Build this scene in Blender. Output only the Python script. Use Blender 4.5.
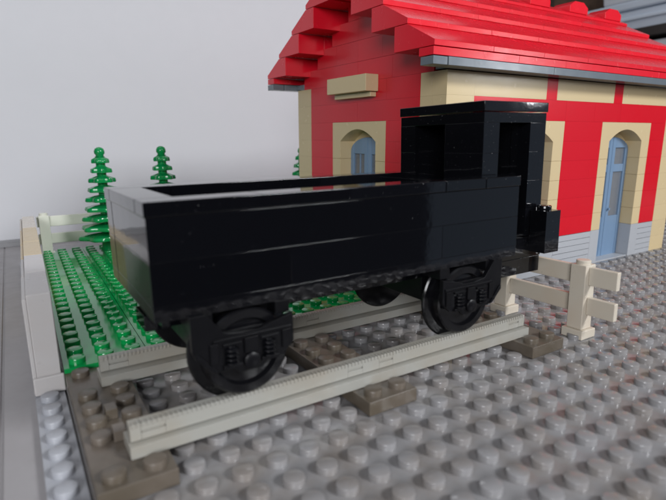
import bpy, math, random
from mathutils import Matrix, Vector
random.seed(7)
S = 0.008            # one stud pitch in metres; all lengths below are in studs
R = math.radians
D = bpy.data
sc = bpy.context.scene
for o in list(D.objects): D.objects.remove(o)
COL = sc.collection

# ---------------------------------------------------------------- camera
def cam_setup():
    pos = Vector((-1.79283, -12.19509, 8.64299))
    yaw, pitch, roll, f = 1.0177997, -0.2060667, -0.0171002, 515.325
    F = Vector((math.cos(pitch)*math.cos(yaw), math.cos(pitch)*math.sin(yaw), math.sin(pitch)))
    r = F.cross(Vector((0, 0, 1))).normalized(); u = r.cross(F)
    c, s = math.cos(roll), math.sin(roll)
    X = c*r + s*u; Y = -s*r + c*u
    cd = D.cameras.new('camera'); co = D.objects.new('camera', cd); COL.objects.link(co)
    m = Matrix((X, Y, -F)).transposed().to_4x4(); m.translation = pos*S
    co.matrix_world = m
    cd.sensor_width = 36; cd.lens = f/666*36
    cd.clip_start = 0.005; cd.clip_end = 50
    cd.dof.use_dof = True; cd.dof.focus_distance = 27*S; cd.dof.aperture_fstop = 21
    sc.camera = co
cam_setup()

# ---------------------------------------------------------------- world, lamps, exposure
W = D.worlds.new('World'); sc.world = W; W.use_nodes = True
nt = W.node_tree; nt.nodes.clear()
wo = nt.nodes.new('ShaderNodeOutputWorld'); bg = nt.nodes.new('ShaderNodeBackground')
bg.inputs[1].default_value = 0.22
wtc = nt.nodes.new('ShaderNodeTexCoord'); wsx = nt.nodes.new('ShaderNodeSeparateXYZ'); wcr = nt.nodes.new('ShaderNodeValToRGB')
nt.links.new(wtc.outputs['Generated'], wsx.inputs[0]); nt.links.new(wsx.outputs['Z'], wcr.inputs[0])
wcr.color_ramp.elements[0].position = 0.0; wcr.color_ramp.elements[0].color = (.035, .035, .04, 1)
wcr.color_ramp.elements[1].position = .75; wcr.color_ramp.elements[1].color = (.84, .88, 1.0, 1)
nt.links.new(wcr.outputs[0], bg.inputs[0])
nt.links.new(bg.outputs[0], wo.inputs[0])

def area(name, loc, target, w, h, power, col):
    l = D.lights.new(name, 'AREA'); l.shape = 'RECTANGLE'; l.size = w*S; l.size_y = h*S
    l.energy = power; l.color = col
    o = D.objects.new(name, l); COL.objects.link(o)
    o.location = Vector(loc)*S
    o.rotation_euler = (Vector(target)-Vector(loc)).to_track_quat('-Z', 'Y').to_euler()
    return o
area('window_light', (70, -100, 78), (18, 14, 4), 32, 26, 9.8, (0.95, 0.97, 1.0))
area('narrow_window_light', (96, -58, 23), (20, 8, 8), 3.2, 13, 0.42, (0.95, 0.97, 1.0))
area('ceiling_light', (-8, 18, 95), (10, 16, 0), 60, 50, .6, (1.0, 0.97, 0.93))
area('blue_reflection_panel', (139, -92, -6), (16, 2, 6), 66, 66, 0.22, (0.62, 0.78, 1.0))  # added panel: gives the black wagon and cab their bluish reflection
area('left_window_light', (-46, -62, 30), (10, 14, 3), 44, 28, 3.4, (0.96, 0.97, 1.0))
sc.view_settings.view_transform = 'Standard'; sc.view_settings.look = 'None'
sc.view_settings.exposure = 0.0; sc.view_settings.gamma = 1
try:
    sc.cycles.max_bounces = 8; sc.cycles.use_denoising = True
except Exception: pass

# ---------------------------------------------------------------- materials
def srgb(r, g, b):
    f = lambda v: (v/255/12.92) if v/255 <= .04045 else ((v/255+.055)/1.055)**2.4
    return (f(r), f(g), f(b), 1)
def plastic(name, col, rough=0.22, tint=0.08, bump=0.02, dust=0.0, wave=0.0, sub=0.0, mott=0.0, mcol=None, spec=0.5, dustcol=(.5, .48, .46, 1)):
    m = D.materials.new(name); m.use_nodes = True
    n = m.node_tree; N = n.nodes; L = n.links
    b = N['Principled BSDF']
    b.inputs['Specular IOR Level'].default_value = spec
    at = N.new('ShaderNodeAttribute'); at.attribute_name = 'tint'
    tc = N.new('ShaderNodeTexCoord')
    mr = N.new('ShaderNodeMapRange'); mr.inputs[3].default_value = 1-tint; mr.inputs[4].default_value = 1+tint
    L.new(at.outputs['Fac'], mr.inputs[0])
    mul = N.new('ShaderNodeVectorMath'); mul.operation = 'SCALE'
    mul.inputs[0].default_value = col[:3]; L.new(mr.outputs[0], mul.inputs['Scale'])
    cur = mul.outputs[0]
    def mixc(fac, c):
        nonlocal cur
        mx = N.new('ShaderNodeMix'); mx.data_type = 'RGBA'
        L.new(fac, mx.inputs[0]); L.new(cur, mx.inputs[6]); mx.inputs[7].default_value = c
        cur = mx.outputs[2]
    def noise(scale, det=3, rough_=.5):
        t = N.new('ShaderNodeTexNoise'); t.inputs['Scale'].default_value = scale/S; t.inputs['Detail'].default_value = det
        t.inputs['Roughness'].default_value = rough_
        L.new(tc.outputs['Object'], t.inputs['Vector']); return t
    def ramp(src, a, b_, o0=0., o1=1.):
        q = N.new('ShaderNodeMapRange'); q.inputs[1].default_value = a; q.inputs[2].default_value = b_
        q.inputs[3].default_value = o0; q.inputs[4].default_value = o1; L.new(src, q.inputs[0]); return q.outputs[0]
    if mott > 0:
        t = noise(.55, 4, .6); mixc(ramp(t.outputs['Fac'], .42, .68, 0, mott), mcol or tuple(c*.7 for c in col[:3])+(1,))
    if dust > 0:
        t = noise(14, 2, .6); mixc(ramp(t.outputs['Fac'], .735, .78, 0, dust), dustcol)
    if dust > .5:
        t = noise(26, 1, .5); mixc(ramp(t.outputs['Fac'], .80, .83, 0, .9), (.55, .55, .55, 1))
    L.new(cur, b.inputs['Base Color'])
    t = noise(1.6, 4, .6)
    rr = ramp(t.outputs['Fac'], .3, .7, rough*.88, rough*1.18)
    L.new(rr, b.inputs['Roughness'])
    if sub > 0:
        b.inputs['Subsurface Weight'].default_value = sub; b.inputs['Subsurface Scale'].default_value = .3*S
        b.inputs['Subsurface Radius'].default_value = (1, .8, .6)
    if bump <= .0065: return m
    bp = N.new('ShaderNodeBump'); bp.inputs['Strength'].default_value = 1; bp.inputs['Distance'].default_value = bump*S
    t2 = noise(.9, 3, .5); L.new(t2.outputs['Fac'], bp.inputs['Height']); L.new(bp.outputs[0], b.inputs['Normal'])
    return m
M = {}
M['ground'] = plastic('grey_plastic', (.262, .258, .262, 1), .15, .02, .0, .3, mott=.7, mcol=(.21, .18, .155, 1), spec=.5)  # brown mottle paints the room's warm reflection into the grey
M['edge'] = plastic('pale_grey_plastic', (.36, .37, .40, 1), .25, .02, .02)
M['green'] = plastic('green_plastic', (.003, .30, .07, 1), .07, .02, .0, .1, spec=.7)
M['tree'] = plastic('tree_green_plastic', (.004, .23, .06, 1), .14, .05, .004)
M['red'] = plastic('red_plastic', (.62, .008, .020, 1), .2, .02, .003, .04, spec=.35)
M['roofred'] = plastic('roof_red_plastic', (.72, .010, .026, 1), .24, .03, .006, .1, spec=.45)
M['tan'] = plastic('tan_plastic', (.62, .49, .285, 1), .24, .015, .002, spec=.4)
M['black'] = plastic('black_plastic', (.0032, .0034, .0046, 1), .055, .2, .0068, .55, spec=.55, dustcol=(.10, .10, .11, 1))
M['wheel'] = plastic('black_wheel_plastic', (.004, .004, .005, 1), .17, .2, .006, .3, spec=.45, dustcol=(.1, .1, .1, 1))
M['rail'] = plastic('old_grey_plastic', (.33, .325, .295, 1), .32, .02, .0, .2, mott=.6, mcol=(.30, .265, .21, 1))
M['sleeper'] = plastic('brown_grey_plastic', (.105, .086, .064, 1), .33, .06, .02, .3, mott=.6, mcol=(.17, .142, .12, 1))
M['white'] = plastic('aged_white_plastic', (.60, .545, .455, 1), .3, .04, .01, mott=.4, mcol=(.58, .47, .36, 1))
M['wall'] = plastic('white_plastic', (.56, .545, .54, 1), .3, .06, .0, mott=.3, mcol=(.52, .47, .44, 1))
M['aged'] = plastic('yellowed_white_plastic', (.68, .62, .54, 1), .28, .05, .01)
M['frame'] = plastic('black_frame_plastic', (.0035, .0035, .0045, 1), .34, .2, .008, .3, spec=.22, dustcol=(.08, .08, .08, 1))
M['palegreen'] = plastic('pale_green_white_plastic', (.66, .66, .58, 1), .3, .04, .01)
M['blue'] = plastic('sand_blue_plastic', (.17, .265, .40, 1), .22, .04, .004)
M['gutter'] = plastic('blue_grey_plastic', (.14, .165, .19, 1), .22, .05, .02)
M['plinth'] = plastic('light_blue_grey_plastic', (.41, .425, .45, 1), .3, .02, .002)
M['board'] = plastic('white_board', (.60, .605, .63, 1), .6, 0, .0, mott=.12, mcol=(.55, .56, .585, 1), spec=.2)
M['table'] = plastic('grey_laminate', (.33, .315, .32, 1), .38, .03, .01, mott=.4, mcol=(.28, .265, .265, 1), spec=.4)
M['edgeshade'] = plastic('grey_edge_shade', (.28, .28, .29, 1), .4, 0, .01)  # grey of the board's bottom edge with its shadow painted in
M['shelf'] = plastic('dark_shelf_wood', (.022, .016, .013, 1), .5, .1, .02)
M['cabinet'] = plastic('brown_cabinet_wood', (.20, .13, .09, 1), .5, .1, .0, mott=.6, mcol=(.10, .07, .05, 1))
M['bin'] = plastic('grey_bin_plastic', (.60, .67, .76, 1), .35, .05, .0)
M['binlight'] = plastic('pale_bin_plastic', (.62, .64, .68, 1), .35, .05, .0)
g = D.materials.new('window_glass'); g.use_nodes = True
b = g.node_tree.nodes['Principled BSDF']; b.inputs['Base Color'].default_value = (.26, .29, .34, 1)
b.inputs['Roughness'].default_value = .12; b.inputs['Alpha'].default_value = .42
M['glass'] = g

# ---------------------------------------------------------------- mesh builder
class MB:
    def __init__(s): s.v = []; s.f = []; s.t = []; s.sm = []
    def add(s, vs, fs, smooth=False, tint=None):
        n = len(s.v); s.v += [tuple(v) for v in vs]
        t = random.random() if tint is None else tint
        for f in fs: s.f.append(tuple(i+n for i in f)); s.t.append(t); s.sm.append(smooth)
    def box(s, x0, x1, y0, y1, z0, z1, jit=0, tint=None):
        if jit:
            j = lambda: random.uniform(-jit, jit)
            x0 += j(); x1 += j(); y0 += j(); y1 += j()
        vs = [(x0, y0, z0), (x1, y0, z0), (x1, y1, z0), (x0, y1, z0), (x0, y0, z1), (x1, y0, z1), (x1, y1, z1), (x0, y1, z1)]
        s.add(vs, [(0, 3, 2, 1), (4, 5, 6, 7), (0, 1, 5, 4), (1, 2, 6, 5), (2, 3, 7, 6), (3, 0, 4, 7)], tint=tint)
    def prism(s, poly, ax, a, b, tint=None):
        """convex or simple polygon of (p,q) extruded along axis ax from a to b"""
        ar = sum(poly[i][0]*poly[(i+1) % len(poly)][1]-poly[(i+1) % len(poly)][0]*poly[i][1] for i in range(len(poly)))
        if ar < 0: poly = poly[::-1]
        n = len(poly)
        def P(p, q, w): return {'x': (w, p, q), 'y': (p, w, q), 'z': (p, q, w)}[ax]
        vs = [P(p, q, a) for p, q in poly]+[P(p, q, b) for p, q in poly]
        fl = (ax == 'y')
        fs = [tuple(range(n))[::-1], tuple(range(n, 2*n))]+[(i, (i+1) % n, n+(i+1) % n, n+i) for i in range(n)]
        if fl: fs = [f[::-1] for f in fs]
        s.add(vs, fs, tint=tint)
    def lathe(s, prof, c, ax='z', seg=24, tint=None, lobes=0, amp=0, ph=0):
        """prof: (r, h) from bottom to top; closed with caps when r=0"""
        vs = []; rings = []
        cx, cy, cz = c
        for r, h in prof:
            if r == 0:
                rings.append([len(vs)]); p = [(0, 0, h)]
            else:
                rings.append(list(range(len(vs), len(vs)+seg)))
                p = []
                for k in range(seg):
                    a = 2*math.pi*k/seg; rr = r*(1+amp*math.cos(lobes*a+ph)) if lobes else r
                    p.append((rr*math.cos(a), rr*math.sin(a), h))
            for (x, y, z) in p:
                if ax == 'z': vs.append((cx+x, cy+y, cz+z))
                elif ax == 'y': vs.append((cx+x, cy+z, cz-y))
                else: vs.append((cx+z, cy+y, cz-x))
        fs = []
        for A, B in zip(rings, rings[1:]):
            if len(A) == 1 and len(B) == 1: continue
            for k in range(seg):
                k2 = (k+1) % seg
                if len(A) == 1: fs.append((A[0], B[k2], B[k]))
                elif len(B) == 1: fs.append((A[k], A[k2], B[0]))
                else: fs.append((A[k], A[k2], B[k2], B[k]))
        s.add(vs, fs, smooth=True, tint=tint)
    def stud(s, x, y, z, seg=20, h=.2):
        s.lathe([(.30, 0), (.30, h-.035), (.288, h-.01), (.265, h), (0, h)], (x, y, z), 'z', seg, tint=.5)
    def build(s, name, mat, parent=None, origin=(0, 0, 0), bevel=.03, tf=None, seg=2, sharp=38):
        o0 = Vector(origin)
        me = D.meshes.new(name)
        vs = [tf(*v) for v in s.v] if tf else s.v
        me.from_pydata([((v[0]-o0.x)*S, (v[1]-o0.y)*S, (v[2]-o0.z)*S) for v in vs], [], s.f)
        me.update()
        a = me.attributes.new('tint', 'FLOAT', 'FACE'); a.data.foreach_set('value', s.t)
        me.polygons.foreach_set('use_smooth', [True]*len(s.f))
        me.set_sharp_from_angle(angle=R(sharp))
        me.materials.append(M[mat])
        o = D.objects.new(name, me); COL.objects.link(o)
        if parent: o.parent = parent
        else: o.location = o0*S
        if bevel:
            m = o.modifiers.new('bevel', 'BEVEL'); m.width = bevel*S; m.segments = seg; m.limit_method = 'ANGLE'; m.angle_limit = R(45)
            m.harden_normals = True
        return o

def tag(o, label=None, cat=None, group=None, kind=None):
    if label: o['label'] = label
    if cat: o['category'] = cat
    if group: o['group'] = group
    if kind: o['kind'] = kind
    return o
def empty(name, loc, label=None, cat=None, group=None, rot=(0, 0, 0)):
    o = D.objects.new(name, None); COL.objects.link(o); o.location = Vector(loc)*S; o.rotation_euler = rot
    o.empty_display_size = .01
    return tag(o, label, cat, group)
def copy_tree(o, parent=None):
    c = o.copy(); COL.objects.link(c)
    if parent: c.parent = parent
    for ch in [x for x in D.objects if x.parent == o]: copy_tree(ch, c)
    return c

# ================================================================ setting
TZ = -.35
m = MB()      # table in planks
m.box(-90, -3.08, -13.5, 33, TZ-2, TZ); m.box(-90, -3.08, 33.07, 43.6, TZ-2, TZ)
m.box(-3.0, 78, -13.5, 43.6, TZ-2, TZ, tint=.6)
m.box(-90, 78, -13.4, 43.6, TZ-2.4, TZ-.06, tint=.2)
tag(m.build('table', 'table', bevel=.05), kind='structure')
m = MB(); m.box(-11, 62, 44, 45, TZ-.5, 75)
tag(m.build('wall', 'board', bevel=.05), kind='structure')
m = MB(); m.box(-11, 62, 43.62, 43.98, TZ-.4, .25); m.box(-11, 62, 43.3, 43.6, TZ, .0)  # strips for the board's bottom edge, its shadow put into the colour
tag(m.build('wall_edge_shade', 'edgeshade', bevel=.03), kind='structure')

m = MB(); m.box(-200, 200, -200, 120, -100, -98)
tag(m.build('floor', 'cabinet', bevel=0), kind='structure')
# grey studded baseplate (ground)
m = MB()
m.box(-1, 62, -12, 8, -.3, 0, tint=.5); m.box(-1, 62, 8.02, 40, -.3, 0, tint=.5)
HX, HY = 17.6, 8.0
for i in range(-1, 60):
    for j in range(-12, 33):
        x, y = i+.5, j+.5
        if HX+.4 < x < HX+23.6 and y > HY+.4: continue
        if j >= 8 and x < 16.6: continue
        if x > 44 and y > 30: continue
        if x < 16 and y > 8: continue
        m.stud(x, y, 0, 24 if y < 8 and x < 24 else 14)
tag(m.build('ground', 'ground', bevel=0), kind='structure')
m = MB(); m.box(-2.0, -1.06, -12, 34, -.34, -.14, tint=.5)
for j in range(-12, 8): m.stud(-1.55, j+.5, -.14)
tag(m.build('ground_edge', 'edge', bevel=0), kind='structure')

# sheared left edge: the green plates, the low wall and the fence run slightly off the track's square
shear = lambda x, y, z: (x+.0167*(y-8), y, z)

# ---------------------------------------------------------------- green plates
def green_plate(x0, x1, y0, y1, zt, label):
    m = MB(); m.box(x0+.012, x1-.012, y0, y1, .02, zt, tint=.5)
    for i in range(int(x0), int(x1)):
        for j in range(int(y0), int(y1)): m.stud(i+.5, j+.5, zt, 20 if j < 16 else 14)
    o = m.build('green_plate', 'green', bevel=0, tf=shear, origin=(0, 0, 0))
    return tag(o, label, 'plate', 'green studded plates used as lawn')
green_plate(-1, 2, 8, 33, .66, 'long narrow green studded plate along the low white wall')
green_plate(2, 16, 8, 33, .665, 'wide green studded plate behind the wagon with the pine trees on it')

# ---------------------------------------------------------------- railway track
SZ = .5
tr = empty('railway_track', (8, 4, 0), 'straight toy track of two pale rails on brown grey sleepers under the wagon', 'railway track')
O = (8, 4, 0)
def sleeper(x0, tabs=False):
    m = MB(); m.box(x0+.02, x0+1.98, .02, 7.98, .02, SZ)
    for i in range(2):
        for j in range(8):
            if j in (1, 6): continue
            m.stud(x0+i+.5, j+.5, SZ, 24)
    if tabs:
        for y in (2.15, 3.55): m.box(x0+.78, x0+1.12, y, y+.5, SZ, SZ+.33)
    m.build('sleeper', 'sleeper', tr, O, bevel=.025)
for x in (-1, 7, 15): sleeper(x, x < 0)
def rail(y):
    m = MB()
    n = 2
    m.box(0, 16, y-.5, y+.5, SZ+.01, SZ+.36, tint=.5)
    m.box(.07, 15.93, y-(.19 if y < 4 else 0), y+(.05 if y < 4 else .2), SZ+.355, SZ+.42, tint=.2)
    w0, w1, z0, z1 = (y-.28 if y < 4 else y-.08), (y+.10 if y < 4 else y+.28), SZ+.40, SZ+.87
    slots = [(.35, 1.0), (7.0, 7.6), (8.3, 8.9), (15.0, 15.6)]
    x = .06
    for a, b_ in slots:
        m.box(x, a, w0, w1, z0, z1, tint=.5)
        m.box(a, b_, w0, w1, z0, z0+.19, tint=.5); m.box(a, b_, w0, w1, z0+.26, z1, tint=.5)
        m.box(a, b_, w0+.05, w1-.05, z0+.19, z0+.26, tint=0)
        x = b_
    m.box(x, 15.94, w0, w1, z0, z1, tint=.5)
    k = .12
    while k < 15.85:                      # fine ribs along both top edges
        m.box(k, k+.07, w0-.03, w0+.16, z1-.09, z1+.03, tint=.5)
        k += .135
    m.build('rail', 'rail', tr, O, bevel=.012, seg=1)
rail(1.5); rail(6.5)

# ---------------------------------------------------------------- black wagon
wg = empty('freight_wagon', (8, 4, 1.4), 'glossy black open goods wagon with a small cab at its right end', 'wagon')
O = (8, 4, 1.4)
BZ, BT = 4.12, 7.27
def courses(m, z0, hs, fn):
    z = z0
    for k, h in enumerate(hs):
        fn(k, z+.002, z+h-.002); z += h
def run_x(m, x0, x1, y0, y1, z0, z1, lens, off=0, j=.002):
    x = x0; k = off
    while x < x1-1e-6:
        e = min(x+lens[k % len(lens)], x1); m.box(x+.002, e-.002, y0, y1, z0, z1, jit=j); x = e; k += 1
def run_y(m, y0, y1, x0, x1, z0, z1, lens, off=0, j=.002):
    y = y0; k = off
    while y < y1-1e-6:
        e = min(y+lens[k % len(lens)], y1); m.box(x0, x1, y+.002, e-.002, z0, z1, jit=j); y = e; k += 1
X0, X1 = .9, 14.87
hs = (.4, 1.18, 1.17)
m = MB(); courses(m, BZ, hs, lambda k, a, b_: run_x(m, X0, X1, 1.0, 2.0, a, b_, [(8, 6), (4, 6, 4), (6, 8)][k])); m.build('side_panel', 'black', wg, O, bevel=.010)
m = MB(); courses(m, BZ, hs, lambda k, a, b_: run_x(m, X0, X1, 6.0, 7.0, a, b_, [(8, 6), (4, 6, 4), (6, 8)][k])); m.build('side_panel', 'black', wg, O, bevel=.010)
m = MB(); courses(m, BZ, hs, lambda k, a, b_: run_y(m, 2.01, 5.99, X0+.01, X0+1, a, b_, [4])); m.build('end_panel', 'black', wg, O, bevel=.010)
m = MB()                         # rim of flat tiles
z0, z1 = BZ+sum(hs)+.01, BT
run_x(m, X0-.03, 4.1, .98, 2.0, z0, z1, [6]); run_x(m, 4.1, X1+.06, .98, 2.0, z0, z1, [2.9, 4, 2, 2])
run_x(m, X0-.03, 14, 6.0, 7.02, z0, z1, [2, 6, 6]); run_y(m, 2.01, 5.99, X0-.03, X0+1.0, z0, z1, [4])
m.build('rim', 'black', wg, O, bevel=.03)
m = MB(); m.box(X0+1, X1, 2.01, 5.99, BZ+.02, BZ+.4); m.build('floor', 'black', wg, O, bevel=.01)
# underframe
m = MB(); m.box(1.3, 17.76, 2.0, 6.0, 3.62, BZ-.01); m.box(13.9, 17.74, 2.02, 5.98, 2.9, 3.6)
m.box(14.88, 17.76, 2.01, 6.99, BZ+.0, BZ+.38)
m.build('underframe', 'black', wg, O, bevel=.01)
# cab
C0, C1, Y0, Y1 = 13.98, 17.74, 2.1, 7.12
cab = MB()
ch = [1.2, 1.2, 1.2, 1.18]
zc = BZ+.4
def cab_course(k, a, b_):
    J = .002
    wz = k in (2, 3)
    # front wall (towards the open body): window between y 4.2 and 6.15
    if wz and True:
        cab.box(C0, C0+.9, Y0, 4.22, a, b_, jit=J); cab.box(C0, C0+.9, 6.14, Y1, a, b_, jit=J)
    else:
        run_y(cab, Y0, Y1, C0, C0+.9, a, b_, [3, 3])
    # near side: post, doorway, post
    cab.box(C1-1.0, C1, Y0, Y0+.95, a, b_, jit=J)
    # far side and back wall
    run_x(cab, C0+.92, C1, Y1-.9, Y1, a, b_, [4])
    run_y(cab, Y0+.96, Y1-.92, C1-.9, C1, a, b_, [3, 3])
courses(cab, zc, ch, lambda k, a, b_: cab_course(k, a-.003, b_+.003))
cab.box(C0+.2, C1-.2, Y0+.2, Y1-.2, zc-.02, zc+.1)
zt = zc+sum(ch)
cab.box(C0, C1, Y0, Y1, zt-.001, zt+.40)
cab.build('cab_wall', 'black', wg, O, bevel=.010)
m = MB(); run_x(m, C0-.05, C1+.06, Y0-.04, Y1+.04, zt+.43, 10.12, [2.4, 1.6]); m.build('cab_roof', 'black', wg, O, bevel=.03)
m = MB(); m.box(17.0, 17.94, 1.24, 2.04, 3.87, 5.66); m.box(16.9, 17.94, 2.04, 2.95, 3.87, 4.5); m.stud(17.46, 1.72, 5.66, 24)
m.build('step_box', 'black', wg, O, bevel=.01)
# small coupling beam at the left end, below the end panel
m = MB(); m.box(1.1, 1.9, 3.4, 4.6, 3.1, 3.6); m.build('coupling', 'black', wg, O, bevel=.01)
# wheels and bogie frames
WX = (3.45, 12.25); WZ = 2.73
def wheel(x, near):
    prof = [(0, -.02), (.25, -.02), (.28, .08), (.95, .12), (1.02, 0), (1.25, 0), (1.31, .05), (1.33, .42), (1.57, .47), (1.62, .52), (1.62, .60), (1.57, .66), (.5, .68), (0, .68)]
    m = MB()
    if near: m.lathe(prof, (x, 1.14, WZ), 'y', 64, tint=.4)
    else:
        pr = [(r, -h) for r, h in prof][::-1]
        m.lathe(pr, (x, 6.86, WZ), 'y', 64, tint=.4)
    w = m.build('wheel', 'wheel', wg, O, bevel=0, sharp=30)
def bogie(x, near):
    d = -1 if x < 8 else 1                    # the raised arm of each frame points to its end of the wagon
    ya, yb = (.86, 1.04) if near else (6.96, 7.14)
    s_ = -1 if near else 1
    yo = ya if near else yb
    m = MB()
    def bx(a, b_, c, e, t):                   # relief standing t proud of the frame face
        p, q = sorted((x+d*a, x+d*b_)); y0, y1 = sorted((yo-s_*.02, yo+s_*t)); m.box(p, q, y0, y1, WZ+c, WZ+e)
    P = [(-1.38, 1.0), (-1.38, .12), (-1.02, -.22), (-.50, -.30), (-.34, -.46), (.34, -.46), (.50, -.32), (1.0, -.32), (1.60, .22), (1.68, .42), (1.68, 1.42), (1.25, 1.42), (.76, .80), (.25, .72), (-.3, .72), (-.75, .86)]
    m.prism([(x+d*a, WZ+b_) for a, b_ in P], 'y', ya, yb)
    bx(-1.30, 1.10, .58, .66, .07); bx(-1.25, -.98, .0, .55, .06); bx(.96, 1.2, -.05, .55, .06)
    bx(-.86, -.30, -.24, -.14, .09); bx(.28, .84, -.24, -.14, .09); bx(-.86, -.30, .42, .50, .09); bx(.28, .84, .42, .50, .09)
    bx(-.20, .20, .10, .56, .08)
    m.lathe([(0, 0), (.25, 0), (.25, .12), (.17, .17), (0, .17)] if not near else [(0, -.17), (.17, -.17), (.25, -.12), (.25, 0), (0, 0)], (x, yo, WZ-.14), 'y', 20)
    Q = [(1.02, -.26), (1.14, -.26), (1.62, .24), (1.62, .40), (1.52, .34)]
    y0, y1 = sorted((yo-s_*.02, yo+s_*.06)); m.prism([(x+d*a, WZ+b_) for a, b_ in Q], 'y', y0, y1)
    if near:
        m.box(x-1.3, x+1.3, 2.1, 5.9, WZ-.05, 3.61); m.box(x-.9, x+.9, 1.05, 1.12, WZ+.05, 3.5)
    for (a, b_) in ((1.0, 1.66), (-1.36, -.9)):
        p, q = sorted((x+d*a, x+d*b_)); m.box(p, q, *((1.05, 2.0) if near else (6.0, 6.95)), 3.72, 4.09)
    o = m.build('bogie_frame', 'frame', wg, O, bevel=.015)
    sp = MB()
    for sx in (-.58, .56):
        for k in range(4):
            sp.lathe([(0, 0), (.13, 0), (.20, .03), (.20, .06), (.13, .09), (0, .09)], (x+sx, yo+s_*.02, WZ-.13+.135*k), 'z', 20)
        sp.lathe([(0, 0), (.12, 0), (.12, .54), (0, .54)], (x+sx, yo, WZ-.13), 'z', 12)
    sp.build('spring', 'black', o, O, bevel=0)
for x in WX:
    for near in (True, False): wheel(x, near); bogie(x, near)

# ---------------------------------------------------------------- boundary wall, three bricks high, seen end-on
bw = empty('boundary_wall', (-1.5, 20, 0), 'white and tan brick wall three courses high running along the left edge of the lawn', 'wall')
OB = (-1.5, 20, 0)
for mt, spans, nm in (('wall', [(8.1, 12), (12, 16)], 'white_section'), ('tan', [(16, 20.2), (20.2, 26)], 'tan_section'), ('aged', [(26, 32.4)], 'aged_section')):
    q = MB()
    for (a, b_) in spans:
        q.box(-1.86, -1.08, a+.01, b_-.01, .0, 3.6, jit=.006)
        q.box(-2.0, -1.87, a+.05, b_-.05, .0, 3.45, jit=.01)
    q.build(nm, mt, bw, OB, bevel=.035, tf=shear)
q = MB(); q.box(-2.0, -.99, 7.92, 8.09, -.13, .55); q.box(-2.02, -1.04, 8.1, 32.3, -.13, -.01); q.build('footing', 'wall', bw, OB, bevel=.06, tf=shear)

# ---------------------------------------------------------------- fences
def fence(origin, along, zb, mat, label, post_at=(1.5+.0, 5.5), length=8, group=None, start=0):
    """along 'y' or 'x'; origin = start corner of the 1-stud-wide strip"""
    ox, oy = origin
    r = empty('picket_fence' if 0 else 'fence', (ox+.5, oy+.5, zb), label, 'fence', group)
    OO = (ox+.5, oy+.5, zb)
    sw = (lambda x, y, z: (ox+.5+y, oy+x, z)) if along == 'y' else (lambda x, y, z: (ox+x, oy+.5+y, z))
    def bx(m, a0, a1, b0, b1, z0, z1):
        p = sw(a0, b0, z0); q = sw(a1, b1, z1)
        m.box(min(p[0], q[0]), max(p[0], q[0]), min(p[1], q[1]), max(p[1], q[1]), z0, z1)
    for pz in post_at:
        m = MB(); bx(m, pz-.5, pz+.5, -.5, .5, zb+.01, zb+.42)
        bx(m, pz-.36, pz+.36, -.36, .36, zb+.42, zb+3.3)
        c = sw(pz, 0, 0); m.lathe([(.3, 0), (.3, .16), (.27, .19), (0, .19)], (c[0], c[1], zb+3.3), 'z', 24, tint=.5)
        m.build('post', mat, r, OO, bevel=.04)
    for (a, b_) in ((zb+1.1, zb+1.88), (zb+2.42, zb+3.22)):
        m = MB(); e = [start]+[v for pz in post_at for v in (pz-.355, pz+.355)]+[length]
        for i in range(0, len(e), 2): bx(m, e[i], e[i+1], -.13, .13, a, b_)
        m.build('bar', mat, r, OO, bevel=.04)
    return r
fence((18.38, -1.32), 'y', 0, 'white', 'cream plastic fence with two bars standing on the grey studs right of the wagon', post_at=(1.92, 6.0), start=.32)
f2 = fence((-.95+.42, 32.2), 'x', .25, 'palegreen', 'pale two-bar fence behind the leftmost pine tree at the back of the green lawn', post_at=(.5, 5.5))

# ---------------------------------------------------------------- pine trees
def pine(x, y, z, label, ph=0):
    r = empty('pine_tree', (x, y, z), label, 'tree', 'green plastic pine trees behind the wagon')
    OO = (x, y, z)
    m = MB(); m.lathe([(0, 0), (.5, 0), (.5, .9), (.40, 1.0), (.33, 7.1), (0, 7.1)], (x, y, z), 'z', 16)
    m.build('trunk', 'tree', r, OO, bevel=0)
    m = MB(); n = 9
    for k in range(n):
        h = 1.2+k*.71; rad = 2.05*(1-k/n)**.85+.38 if k else 2.1
        rad = 1.92-1.34*(k/(n-1))**.95
        m.lathe([(0, h+.05), (rad*.55, h+.02), (rad*.97, h-.14), (rad, h-.04), (rad*.95, h+.15), (rad*.5, h+.30), (.34, h+.34)], (x, y, z), 'z', 48, lobes=6, amp=.10, ph=ph+k*math.pi)
    m.lathe([(.30, 6.95), (.28, 7.35), (.37, 7.45), (.37, 7.62), (.30, 7.8), (.14, 7.9), (0, 7.92)], (x, y, z), 'z', 16)
    m.build('crown', 'tree', r, OO, bevel=0, sharp=50)
pine(4.05, 30.2, .67, 'green plastic pine tree left of the wagon, in front of the pale fence')
pine(8.55, 30.2, .67, 'green plastic pine tree seen above the left end of the wagon', .6)
pine(21.6, 31.0, .35, 'green plastic pine tree mostly hidden behind the left corner of the station', 1.0)

# ---------------------------------------------------------------- station building
K = 1.21                     # one brick course
st = empty('station_building', (HX-.05, HY+.2, .06), 'red and tan brick railway station with a stepped red roof and arched blue door', 'building', rot=(R(1.25), R(.35), 0))
OH = (0, 0, 0)
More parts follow.
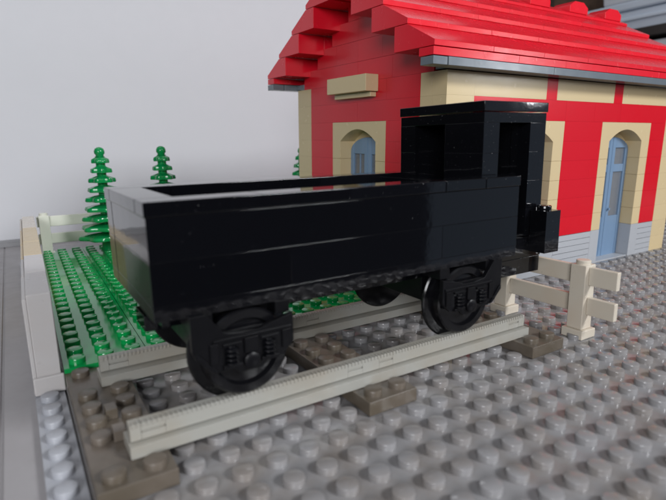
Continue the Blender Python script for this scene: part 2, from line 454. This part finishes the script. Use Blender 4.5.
# local axes: X along the long wall 0..24, Y across the gable 0..16, Z up
def frame_at(u, fr):         # window/door surrounds
    return [(a, a+6) for a in fr]
def arch_z(t): return 8.42+.78*(1-t*t)
red, tan, plinth = MB(), None, MB()
quoin = {}
def wall_side(axis, length, const, depth, col_fn, surr, skip):
    """lay bricks; col_fn(k,u)->'red','quoin0',...; None = leave out"""
    for k in range(10):
        z0, z1 = k*K+.0025, (k+1)*K-.0025
        u = 0
        while u < length:
            c = col_fn(k, u+.5)
            e = u+1
            lim = random.choice([2, 3, 4, 4]) if c == 'red' else 6
            if u == 0 and k % 2 and c == 'red': lim = 2
            while e < length and col_fn(k, e+.5) == c and e-u < lim: e += 1
            if c:
                mb = parts.setdefault(c, MB())
                g_ = .003
                a0, a1 = u+g_, e-g_
                d0, d1 = const, const+depth
                n_sub = [(z0, z1)]
                if c.startswith('plinth'):
                    n_sub = [(z0+i*(z1-z0)/3, z0+(i+1)*(z1-z0)/3-.03) for i in range(3)]
                for (p, q) in n_sub:
                    j = random.uniform(-.003, .003)
                    if axis == 'x': mb.box(a0, a1, d0+j, d1, p, q)
                    else: mb.box(d0+j, d1, a0, a1, p, q)
            u = e
parts = {}
def long_col(k, u):
    if u < 2: return 'quoin'
    if u > 22: return 'quoin_far'
    for n, a in enumerate((4.35, 14.35)):
        pass
    fx = [(4, 10), (14, 20)]
    for n, (a, b_) in enumerate(fx):
        if a < u < b_ and k < 8:
            return None
    if k < 2: return 'plinth' if u < 4 else 'plinth3' if u < 14 else 'plinth4'
    if k == 9 and not (8 < u < 9 or 15 < u < 16): return 'frieze%d' % (0 if u < 8 else 1 if u < 15 else 2)
    return 'red'
def gable_col(k, v):
    if v < 1: return None                      # shares the long wall's corner
    if v < 2: return 'quoin'
    if v > 14: return 'quoin_left'
    if 5 < v < 11 and k < 8: return None
    if k < 2: return 'plinth2' if v < 8 else 'plinth5'
    return 'red'
wall_side('x', 24, 0, 1, long_col, None, None)
# shift of door/window bays: measured 14.3..20.3 and 4.3..10.3 -> handled by bay()
wall_side('y', 16, 0, 1, gable_col, None, None)
# gable triangle: stepped red courses above the walls
z = 10*K
for k in range(5):
    a = 1.0+2*k*.98; b_ = 16-a
    for (p, q) in ((a, 8), (8, b_)):
        n = max(1, round((q-p)/3.2)); w = (q-p)/n
        for i in range(n):
            parts.setdefault('gable', MB()).box(random.uniform(-.006, .006), 1, p+i*w+.006, p+(i+1)*w-.006, z+.005, z+K+.03)
    z += K+.04
# other walls (unseen sides)
bk = MB(); bk.box(1.01, 22.99, 15, 16, .0, 10*K); bk.box(23, 24, 1.01, 15.99, 0, 10*K); bk.box(23, 24, 3, 13, 10*K, 10*K+3)
# dark-ish interior floor

o = bk.build('rear_wall', 'red', st, OH)
names = {'red': ('wall', 'red'), 'gable': ('gable_wall', 'red'), 'quoin': ('corner_quoin', 'tan'), 'quoin_left': ('corner_quoin', 'tan'), 'quoin_far': ('corner_quoin', 'tan'),
         'plinth': ('plinth', 'plinth'), 'plinth2': ('plinth', 'plinth')}
for k, mb in parts.items():
    nm, mt = names.get('plinth' if k.startswith('plinth') else k, ('frieze_panel', 'tan'))
    mb.build(nm, mt, st, OH, bevel=0)

def mk(axis, u0, d0):
    """coordinate mapper for a bay: (u, depth, z) -> local xyz"""
    return (lambda u, d, z: (u0+u, d0+d, z)) if axis == 'x' else (lambda u, d, z: (d0+d, u0+u, z))
def bay(axis, u0, door):
    T = mk(axis, u0, 0)
    def bx(m, u0_, u1_, d0_, d1_, z0_, z1_, tint=None):
        p = T(u0_, d0_, z0_); q = T(u1_, d1_, z1_)
        m.box(min(p[0], q[0]), max(p[0], q[0]), min(p[1], q[1]), max(p[1], q[1]), z0_, z1_, tint=tint)
    DEP = 2.0
    m = MB()
    j0 = 2
    for k in range(j0, 6):
        for (a, b_) in ((0, 1), (5, 6)): bx(m, a+.004, b_-.004, -.008, DEP, k*K+.002, (k+1)*K-.002)
    # arch piece 6 wide
    z0, z1 = 6*K+.002, 8*K-.005
    N = 24
    vs = []; fs = []
    outer = []; inner = []
    pts = [(1.0, z0)]+[(3-2*math.cos(math.pi*i/N), arch_z(math.cos(math.pi*i/N))) for i in range(N+1)]+[(5.0, z0)]
    top = [(0.006, z0)]+[(0.006+(5.988)*i/N, z1) for i in range(N+1)]+[(5.994, z0)]
    # first/last need vertical outer sides
    n = len(pts)
    for d in (-.012, DEP):
        for (u, z_) in pts: vs.append(T(u, d, z_))
        for (u, z_) in top: vs.append(T(u, d, z_))
    def q4(a, b_, c, d): fs.append((a, b_, c, d))
    for i in range(n-1):
        q4(i, n+i, n+i+1, i+1)                       # front
        q4(2*n+i, 2*n+i+1, 3*n+i+1, 3*n+i)           # back
        q4(i, i+1, 2*n+i+1, 2*n+i)                   # intrados
        q4(n+i, 3*n+i, 3*n+i+1, n+i+1)               # extrados
    q4(0, 2*n, 3*n, n); q4(n-1, 2*n-1, 4*n-1, 3*n-1)
    if axis == 'y': fs = [f[::-1] for f in fs]
    m.add(vs, fs)
    sur = m.build('door_surround' if door else 'window_surround', 'tan', st, OH, bevel=.02, seg=1)
    if door:
        for (a, b_) in ((0, 1), (5, 6)):
            m = MB(); bx(m, a+.006, b_-.006, -.012, DEP, .005, 2*K-.005)
            m.build('door_post', 'plinth', st, OH, bevel=.02)
    else:
        m = MB()
        for k in ((2, 3) if axis == 'y' else (2,)): bx(m, 1.006, 4.994, 0, 1.0, k*K+.005, (k+1)*K-.005)
        m.build('wall_infill', 'red', st, OH, bevel=.02)
    m = MB()
    if door: bx(m, 1.006, 4.994, .05, DEP, .01, .12)
    else: bx(m, .006, 5.994, 0, 1.0, .005, 2*K-.005)
    m.build('door_sill' if door else 'plinth', 'plinth', st, OH, bevel=.02)
    m = MB(); bx(m, 1.01, 4.99, 1.16, 1.98, 8.0, 9.5); m.build('lintel', 'tan', st, OH, bevel=.02)
    # leaf set back in the bay
    d0, d1 = .85, 1.12
    zb = .1 if door else (4 if axis == 'y' else 3)*K
    lf = MB()
    def seg_poly(u0_, u1_, z0_, z1f, n=8):
        poly = [(u1_, z0_), (u0_, z0_)]
        for i in range(n+1):
            u = u0_+(u1_-u0_)*i/n; poly.append((u, z1f(u)))
        return poly
    def prism(mb, poly, a, b_):
        if axis == 'x': mb.prism(poly, 'y', a, b_)
        else: mb.prism(poly, 'x', a, b_)
    topf = lambda u: 7.72+.98*math.sqrt(max(0, 1-min(1, (abs(u-3)/2.0)**2)))
    off = u0
    for (a, b_) in ((1.01, 2.98), (3.02, 4.99)):
        A = off+a; B = off+b_
        sh = lambda u: topf(u-off)
        # stiles
        if door: spans = [(zb, 3.05), (6.25, 6.8)]
        else: spans = [(zb, zb+.45)]
        for (s0, s1) in ((A, A+.36), (B-.36, B)): prism(lf, seg_poly(s0, s1, zb, sh, 4), d0, d1)
        for (p, q) in spans: prism(lf, [(A+.36, p), (B-.36, p), (B-.36, q), (A+.36, q)], d0+.03, d1-.03)
        zt_ = 7.95 if door else 7.6
        prism(lf, seg_poly(A+.36, B-.36, min(zt_, sh(A+.36)-.3, sh(B-.36)-.3), sh, 6), d0+.02, d1-.02)
        if not door:
            prism(lf, [(A+.9, zb+.45), (A+1.02, zb+.45), (A+1.02, 7.62), (A+.9, 7.62)], d0+.08, d1-.06)
    leaf = lf.build('door' if door else 'window', 'blue', st, OH, bevel=.03)
    gl = MB()
    for (a, b_) in ((1.35, 2.65), (3.36, 4.66)):
        A = off+a; B = off+b_
        if door:
            prism(gl, [(A, 3.0), (B, 3.0), (B, 6.3), (A, 6.3)], d0+.10, d0+.15); prism(gl, [(A, 6.75), (B, 6.75), (B, 7.97), (A, 7.97)], d0+.10, d0+.15)
        else:
            prism(gl, [(A, zb+.4), (B, zb+.4), (B, 7.7), (A, 7.7)], d0+.10, d0+.15)
    gl.build('pane', 'glass', leaf, OH, bevel=0)
    if door:
        kn = MB(); p = T(3.2, d0-.05, 3.6); kn.lathe([(0, -.1), (.09, -.1), (.09, .06), (0, .06)], p, 'y', 12); kn.build('handle', 'blue', leaf, OH, bevel=0)
bay('x', 4.0+.35*0, False)
bay('x', 14.0, True)
bay('y', 5.0, False)
# plaque on the gable
m = MB(); m.box(-.95, -.01, 5.8, 10.2, 11.42, 12.40); m.box(-.45, -.012, 6.0, 10.05, 11.12, 11.41)
m.build('plaque', 'tan', st, OH, bevel=.03)

# gutters and roof
RX0, RX1 = -2.0, 27.4
z0 = 10*K+.02
for side in (0, 1):
    f = (lambda y: y) if not side else (lambda y: 16-y)
    m = MB()
    x = RX0+.95; 
    ya, yb = sorted((f(-1.12), f(-.2)))
    while x < RX1:
        e = min(x+8, RX1); m.box(x+.01, e-.01, ya-.02*(1-side), yb, z0, z0+.40); x = e
    m.box(RX0, RX0+.9, ya, yb, z0, z0+.38)
    ya2, yb2 = sorted((f(-.18), f(.9))); m.box(.0, RX1, ya2, yb2, z0+.05, z0+.38)
    m.build('gutter', 'gutter', st, OH, bevel=.025)
    rf = MB()
    Z0 = z0+.42
    # nose course
    x = RX0
    ya, yb = sorted((f(-1.1), f(-.06)))
    while x < RX1:
        e = min(x+random.choice([4, 6]), RX1); rf.box(x+.006, e-.006, ya, yb, Z0, Z0+.38); x = e
    for k in range(4):
        zb_ = Z0+.40+1.26*k
        yk = -1.13+2*k
        x = RX0; first = True
        while x < RX1-1e-6:
            L_ = (2 if (k % 2) else 4) if first else random.choice([2, 4, 4, 3])
            e = min(x+L_, RX1); first = False
            j = random.uniform(-.012, .012)
            P = [(yk+j, zb_+.01), (yk+3, zb_+.01), (yk+3, zb_+1.245), (yk+1.98, zb_+1.245), (yk+j, zb_+.27)]
            P = [(f(p), q) for p, q in P]
            rf.prism(P, 'x', x+.006, e-.006); x = e
    rf.build('roof_slope', 'roofred', st, OH, bevel=.018, seg=1)
rg = MB()
zb_ = z0+.42+.40+1.26*4
x = RX0
while x < RX1-1e-6:
    e = min(x+2, RX1)
    rg.prism([(6.87, zb_+.01), (9.13, zb_+.01), (9.13, zb_+.2), (8.0, zb_+.74), (6.87, zb_+.2)], 'x', x+.006, e-.006); x = e
rg.build('ridge', 'roofred', st, OH, bevel=.018, seg=1)
for x in (-.5, 4.9, 14.8, 19.6, 24.4):
    if x < 10: continue
    m = MB(); w = 2.35; zz = zb_+.35
    m.prism([(x, zz), (x+w, zz), (x+w, zz+.50), (x+w*.74, zz+.86), (x+w*.26, zz+.86), (x, zz+.50)], 'y', 7.1, 8.9)
    m.build('ridge_block', 'roofred', st, OH, bevel=.04)

# ---------------------------------------------------------------- things beyond the station (out of focus)
m = MB(); m.box(97, 98, -20, 110, TZ-40, 90)
tag(m.build('room_wall', 'cabinet', bevel=0), kind='structure')
sh_ = empty('storage_shelf', (88, 35, 23), 'dark wooden storage shelf behind the station roof at the far right', 'shelf')
m = MB(); m.box(79, 96.9, 10, 62, 23.0, 24.3); m.build('board', 'shelf', sh_, (88, 35, 23), bevel=.1)
m = MB(); m.box(80, 96.9, 60, 61.9, TZ-8, 60); m.box(80, 96.9, 10, 12, TZ-8, 22.4); m.box(79.5, 96.9, 12.1, 59.9, TZ-2, 5.8); m.build('upright', 'shelf', sh_, (88, 35, 23), bevel=.1)
def bin_(y0, y1, z0, h, mat, label):
    r = empty('storage_box', (86, (y0+y1)/2, z0), label, 'box'); OO = (86, (y0+y1)/2, z0)
    m = MB(); m.prism([(y0+.8, z0), (y1-.8, z0), (y1, z0+h), (y0, z0+h)], 'x', 80.5, 95); m.build('body', mat, r, OO, bevel=.4)
    m = MB(); m.box(80, 95.5, y0-.4, y1+.4, z0+h+.02, z0+h+1.2); m.build('lid', mat, r, OO, bevel=.3)
    m = MB(); m.box(79.9, 80.4, y0+3, y0+8, z0+h*.3, z0+h*.62); m.box(80.0, 80.6, y0, y1, z0+h-1.6, z0+h-1.0); m.build('handle', mat, r, OO, bevel=.2)
bin_(14, 43, 24.35, 3.0, 'bin', 'blue grey plastic storage box standing directly on the dark shelf')
bin_(14, 40, 28.6, 7.0, 'binlight', 'pale plastic storage box stacked on the blue grey one')
bin_(14, 36, 5.9, 15.4, 'binlight', 'pale grey plastic storage box below the dark shelf')
